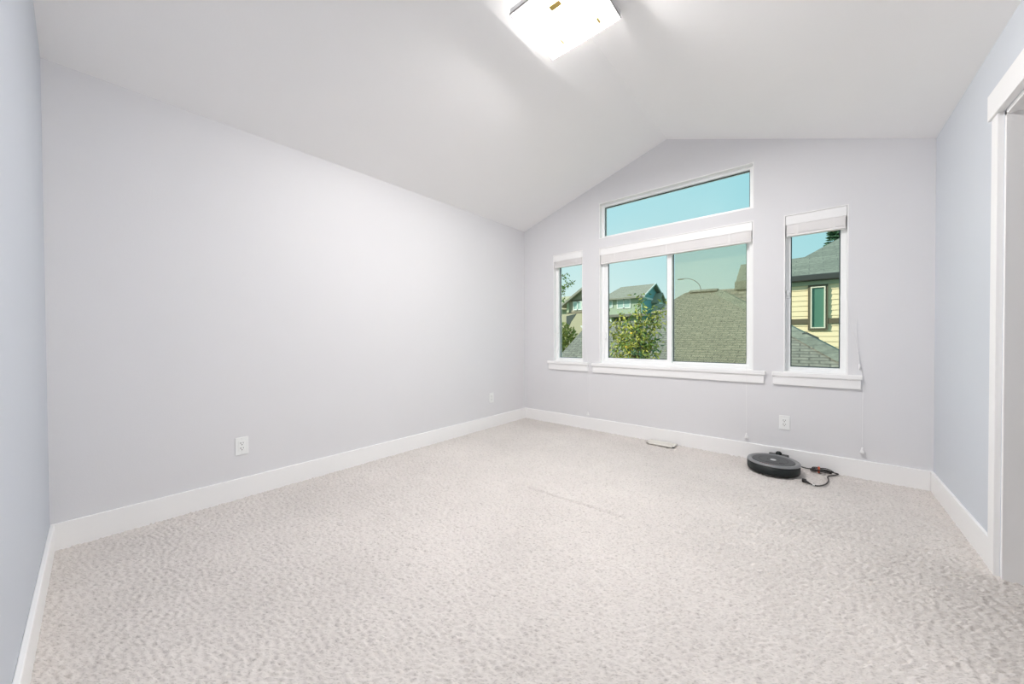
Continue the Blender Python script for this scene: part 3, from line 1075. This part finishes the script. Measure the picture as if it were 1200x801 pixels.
window_ext(t, 'wide_window', -3.6, -1.5, EZ - 1.75, EZ - 0.35, 0, 2, w=0.16)
bm = NB()
box(bm, (-5.6, -1.2, EZ - 3.0), (1.2, 0.0, EZ - 2.65))
obj('porch_roof', bm, M['shingle_far'], t)
bm = NB()
box(bm, (-4.3, -0.9, 0), (-4.05, -0.6, EZ - 3.0))
obj('porch_post', bm, M['ext_white'], t)
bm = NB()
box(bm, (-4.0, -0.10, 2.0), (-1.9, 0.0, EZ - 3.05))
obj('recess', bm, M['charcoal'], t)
# bay with its own little gable on the teal side
bm = NB()
box(bm, (0.1, GD * 0.50, EZ - 3.2), (0.9, GD * 0.86, EZ - 0.55))
prism(bm, [(0.1, GD * 0.50, EZ - 0.55), (0.1, GD * 0.86, EZ - 0.55), (0.1, GD * 0.68, EZ + 0.55)], (0.8, 0, 0))
bay = obj('bay', bm, M['sage'], t)
bm = NB()
for s in (-1, 1):
    yc, ye = GD * 0.68, GD * (0.68 + s * 0.23)
    prism(bm, [(0.1, yc, EZ + 0.75), (0.1, ye, EZ - 0.75), (0.1, ye, EZ - 0.95), (0.1, yc, EZ + 0.5)], (1.15, 0, 0))
obj('bay_roof', bm, M['taupe'], bay)
bm = NB()
box(bm, (0.9, GD * 0.57, EZ - 2.2), (0.97, GD * 0.79, EZ - 0.75))
bw = obj('bay_window', bm, M['ext_white'], bay)
bm = NB()
box(bm, (1.15, GD * 0.10, EZ - 3.3), (2.6, GD * 0.46, EZ - 2.6))
prism(bm, [(1.15, GD * 0.06, EZ - 2.6), (1.15, GD * 0.50, EZ - 2.6), (1.15, GD * 0.28, EZ - 1.2)], (1.6, 0, 0))
obj('porch_gable', bm, M['taupe'], t)

# --- grey gabled house seen through the small left window
t = thing('grey_house', 'far taupe gabled house seen through the small left window', 'house', (-16.0, 30.0, -3.0))
q0 = rel(t)
bm = NB()
prism(bm, [q0(p) for p in [(-18.3, 30.0, -3), (-15.7, 30.0, -3), (-15.7, 30.0, 5.8), (-15.95, 30.0, 5.95), (-18.3, 30.0, 4.5)]], (0, 2.2, 0))
obj('wall', bm, M['taupe'], t)
for s in (-2.95, 0.35):
    zd = abs(s) * 0.64
    bm = NB()
    prism(bm, [q0((-15.95, 29.5, 6.08)), q0((-15.95 + s, 29.5, 6.08 - zd)), q0((-15.95 + s, 29.5, 5.86 - zd)), q0((-15.95, 29.5, 5.85))], (0, 2.8, 0))
    obj('gable_roof', bm, M['shingle_far'], t)
bm = NB()
box(bm, q0((-21.5, 31.5, -3)), q0((-18.3, 36, 4.25)))
obj('side_wing', bm, M['sage'], t)
bm = NB()
prism(bm, [q0(p) for p in [(-21.8, 30.8, 4.1), (-17.6, 30.8, 4.1), (-17.0, 33.6, 5.55), (-21.8, 33.6, 5.55)]], (0, 0, -0.2))
prism(bm, [q0(p) for p in [(-21.8, 33.6, 5.55), (-17.0, 33.6, 5.55), (-17.0, 36.6, 4.1), (-21.8, 36.6, 4.1)]], (0, 0, -0.2))
obj('wing_roof', bm, M['tan'], t)
bm = NB()
frame_ring(bm, -17.68, -16.72, 3.66, 4.50, 0.10, 29.9, 30.02, 0)
box(bm, (-17.24, 29.9, 3.66), (-17.14, 30.02, 4.50))
for v in bm.verts:
    v.co = Vector(q0(v.co))
wf = obj('window_frame', bm, M['ext_white'], t)
for xa, xb in ((-17.6, -17.22), (-17.16, -16.8)):
    bm = NB()
    box(bm, q0((xa, 29.94, 3.72)), q0((xb, 29.97, 4.44)))
    obj('pane', bm, M['ext_pane'], wf)
for za, zb_ in ((3.30, 3.46), (4.55, 4.64)):
    bm = NB()
    box(bm, q0((-18.35, 29.9, za)), q0((-15.7, 30.0, zb_)))
    obj('belt_board', bm, M['brown'], t)
bm = NB()
box(bm, q0((-18.35, 29.85, 3.46)), q0((-18.12, 30.0, 4.5)))
obj('corner_board', bm, M['frieze'], t)
bm = NB()
box(bm, q0((-18.9, 29.3, -3.0)), q0((-15.6, 30.0, 3.30)))
obj('lower_wall', bm, M['tan'], t)
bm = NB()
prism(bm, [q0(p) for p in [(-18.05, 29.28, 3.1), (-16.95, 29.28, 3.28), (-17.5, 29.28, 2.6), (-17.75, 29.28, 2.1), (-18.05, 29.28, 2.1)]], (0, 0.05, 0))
obj('bracket_shadow', bm, M['charcoal'], t)  # thin dark shape standing in for the shadow of a roof bracket

# ------------------------------------------------------------------ trees
def add_leaf(bm, p, d, L, W):
    d = d.normalized()
    s = d.cross(Vector((random.uniform(-1, 1), random.uniform(-1, 1), random.uniform(-.3, 1)))).normalized()
    n = d.cross(s).normalized()
    a = p
    b = p + d * L * 0.45 + s * W * 0.5 + n * W * 0.12
    c = p + d * L - n * L * 0.12
    e_ = p + d * L * 0.45 - s * W * 0.5 + n * W * 0.12
    m_ = p + d * L * 0.5
    va, vb, vc, ve, vm = (bm.verts.new(v) for v in (a, b, c, e_, m_))
    bm.faces.new((va, vb, vm))
    bm.faces.new((vb, vc, vm))
    bm.faces.new((va, vm, ve))
    bm.faces.new((ve, vm, vc))

def limb_pts(p0, p1, n=6, wob=0.05):
    p0, p1 = Vector(p0), Vector(p1)
    L = (p1 - p0).length
    return [p0.lerp(p1, i / n) + Vector((random.uniform(-1, 1), random.uniform(-1, 1), random.uniform(-1, 1))) * wob * L * (0 < i < n) for i in range(n + 1)]

# fruit tree just outside: limbs from a common trunk, long drooping leaves
TY, TK = 4.95, 4.95 / 7.5
def tp(x, z, dy=0.0):
    return Vector((x * TK, TY + dy, CAM_H + (z - CAM_H) * TK))
tb_ = Vector((-1.90, TY, -3.0))
t = thing('fruit_tree', 'yellow green fruit tree with long drooping leaves outside the sliding window', 'tree', tb_)
trunk = [tb_, tb_ + Vector((0.02, 0, 1.4)), tb_ + Vector((0.03, 0.02, 2.6)), tp(-2.86, 0.45)]
# limb ends: (x, z, leaves per node, leaf mix yellow / green / blue green)
ends = [(-2.84, 1.98, 10, (.4, .5, .1)), (-2.80, 1.75, 18, (.5, .4, .1)), (-2.95, 1.55, 20, (.6, .35, .05)), (-2.36, 1.72, 22, (.8, .2, 0)), (-2.55, 1.52, 24, (.7, .3, 0)),
        (-2.75, 1.35, 30, (.5, .4, .1)), (-3.0, 1.25, 28, (.6, .35, .05)), (-3.30, 1.50, 16, (.7, .3, 0)), (-3.50, 1.45, 24, (.7, .3, 0)), (-3.45, 1.15, 22, (.6, .4, 0)),
        (-3.20, 1.0, 20, (.55, .4, .05)), (-3.55, 0.85, 20, (.5, .45, .05)), (-3.3, 0.70, 16, (.55, .4, .05)), (-2.6, 1.05, 30, (.4, .45, .15)), (-2.48, 0.90, 18, (.5, .4, .1)),
        (-2.9, 0.95, 26, (.5, .4, .1)), (-2.85, 0.68, 18, (.5, .4, .1)), (-3.1, 0.50, 14, (.5, .4, .1)), (-2.55, 0.58, 34, (.7, .3, 0)), (-2.72, 0.80, 14, (.1, .3, .6))]
leafs = {'y': NB(), 'g': NB(), 'b': NB()}
bmt = NB()
tube(bmt, smooth_path([p - tb_ for p in trunk]), 0.05, 8, 0.45)
for ex, ez, per, mix in ends:
    e_ = tp(ex, ez, random.uniform(-0.22, 0.22))
    s0 = tp(-2.86 + random.uniform(-.05, .05), min(0.6, ez - 0.55) + random.uniform(-.1, .1))
    P = limb_pts(s0, e_, 8, 0.04)
    tube(bmt, smooth_path([p - tb_ for p in P], 3), 0.010, 6, 0.3)
    for i in range(3, 9):
        for k in range(per if i > 4 else per // 3):
            base = P[i].lerp(P[i - 1], random.random()) + Vector((random.gauss(0, .055), random.gauss(0, .06), random.gauss(0, .055)))
            d = Vector((random.uniform(-1, 1), random.uniform(-1, 1), random.uniform(-1.4, 0.3)))
            key = random.choices('ygb', mix)[0]
            add_leaf(leafs[key], base - tb_, d, random.uniform(0.055, 0.10), random.uniform(0.017, 0.028))
obj('trunk', bmt, M['bark'], t, True)
for key, nm in (('y', 'leaf_y'), ('g', 'leaf_g'), ('b', 'leaf_b')):
    obj('foliage', leafs[key], M[nm], t)
for fx, fz in ((-2.95, 0.85), (-2.84, 1.13)):
    bm = NB()
    bmesh.ops.create_uvsphere(bm, u_segments=12, v_segments=8, radius=0.016, matrix=Matrix.Translation(tp(fx, fz, -0.25) - tb_))
    obj('fruit', bm, M['fruit'], t, True)

def round_plant(name, label, cat, base, center, rad, n, m, L=(0.06, 0.11), W=(0.03, 0.05), stems=8):
    base, center = Vector(base), Vector(center)
    t = thing(name, label, cat, base)
    bm = NB()
    for k in range(stems):
        a = random.uniform(0, 6.28)
        e_ = center + Vector((rad[0] * .7 * math.cos(a), rad[1] * .7 * math.sin(a), random.uniform(-.2, .8) * rad[2]))
        tube(bm, smooth_path([p - base for p in limb_pts(base + Vector((random.uniform(-.03, .03), 0, 0)), e_, 5, 0.03)], 3), 0.02, 6, 0.25)
    obj('stems', bm, M['bark'], t, True)
    bm = NB()
    for k in range(n):
        v = Vector((random.gauss(0, 1), random.gauss(0, 1), random.gauss(0, 1))).normalized() * random.random() ** 0.4
        p = center + Vector((v.x * rad[0], v.y * rad[1], v.z * rad[2]))
        add_leaf(bm, p - base, v + Vector((random.uniform(-.8, .8), random.uniform(-.8, .8), random.uniform(-.8, .5))), random.uniform(*L), random.uniform(*W))
    obj('foliage', bm, m, t)
round_plant('bush', 'olive green bush behind the shingle roof in the small left window', 'bush', (-7.6, 12.0, -3.0), (-7.62, 12.0, 0.75), (0.66, 0.6, 0.86), 1800, M['bush'], (0.10, 0.18), (0.06, 0.10))

# dark leafy branch tips at the top of the small window belong to a tree standing to the left
tb2 = Vector((-6.6, 9.0, -3.0))
t = thing('leafy_tree', 'dark leafed tree reaching a thin branch into the small left window', 'tree', tb2)
bmt, bl_ = NB(), NB()
tube(bmt, smooth_path([(0, 0, 0), (0.05, 0, 2.5), (0.1, 0, 5.0), (0.15, 0, 7.0)]), 0.10, 10, 0.3)
for e_ in [(-5.27, 9.0, 2.66), (-5.35, 9.05, 2.72), (-5.50, 9.0, 2.95), (-5.52, 8.95, 2.45), (-5.58, 9.0, 2.2), (-6.2, 8.8, 3.4), (-6.9, 9.2, 3.2), (-7.2, 8.9, 2.6), (-6.6, 9.2, 3.9)]:
    e_ = Vector(e_)
    s0 = Vector((-6.5, 9.0, e_.z - 0.5))
    P = limb_pts(s0, e_, 8, 0.03)
    tube(bmt, smooth_path([p - tb2 for p in P], 3), 0.02, 6, 0.2)
    for i in range(3, 9):
        for k in range(10):
            base = P[i].lerp(P[i - 1], random.random()) + Vector((random.gauss(0, .035), random.gauss(0, .05), random.gauss(0, .035)))
            add_leaf(bl_, base - tb2, Vector((random.uniform(-1, 1), random.uniform(-1, 1), random.uniform(-1, .6))), random.uniform(0.06, 0.11), random.uniform(0.035, 0.05))
obj('trunk', bmt, M['bark'], t, True)
obj('foliage', bl_, M['leaf_g'], t)

def conifer(base, height, rad, label):
    base = Vector(base)
    t = thing('conifer', label, 'tree', base)
    bm = NB()
    tube(bm, [(0, 0, 0), (0, 0, height)], 0.16, 8, 0.1)
    obj('trunk', bm, M['bark'], t, True)
    bm = NB()
    z = height * 0.25
    while z < height:
        r = rad * (1 - z / height) + 0.08
        for k in range(9):
            a = random.uniform(0, 6.28)
            tip = Vector((r * math.cos(a), r * math.sin(a), z - 0.18 * r + 0.1))
            root = Vector((0, 0, z))
            for j in range(7):
                p = root.lerp(tip, (j + 1) / 7)
                for s in (-1, 1):
                    d = (tip - root).normalized() + Vector((-math.sin(a), math.cos(a), -0.2)) * s * 0.7
                    add_leaf(bm, p, d, 0.36 * (1 - 0.5 * j / 7), 0.15)
        z += 0.17
    obj('foliage', bm, M['leaf_b'], t)
conifer((1.20, 25.0, -3.0), 12.1, 2.2, 'tall dark conifer rising behind the roof of the yellow house')
conifer((0.42, 27.5, -3.0), 8.8, 0.7, 'tip of a thin conifer peeking over the yellow house roof line')

# ------------------------------------------------------------------ street lamp
t = thing('street_lamp', 'curved street lamp arm above the grey shingle roof in the screened pane', 'street lamp', (-5.45, 25.0, -3.0))
q0 = rel(t)
bm = NB()
tube(bm, [(0, 0, 0), (0.0, 0, 6.9)], 0.06, 10, 0.4)
obj('pole', bm, M['pole'], t, True)
bm = NB()
tube(bm, smooth_path([q0(p) for p in [(-5.45, 25, 3.9), (-5.55, 25, 4.33), (-5.84, 25, 4.66), (-6.25, 25, 4.84), (-6.55, 25, 4.86)]]), 0.022, 8, 0.8)
obj('arm', bm, M['pole'], t, True)
bm = NB()
box(bm, q0((-6.85, 24.9, 4.81)), q0((-6.5, 25.1, 4.86)), 0.015)
obj('lamp_head', bm, M['pole'], t)
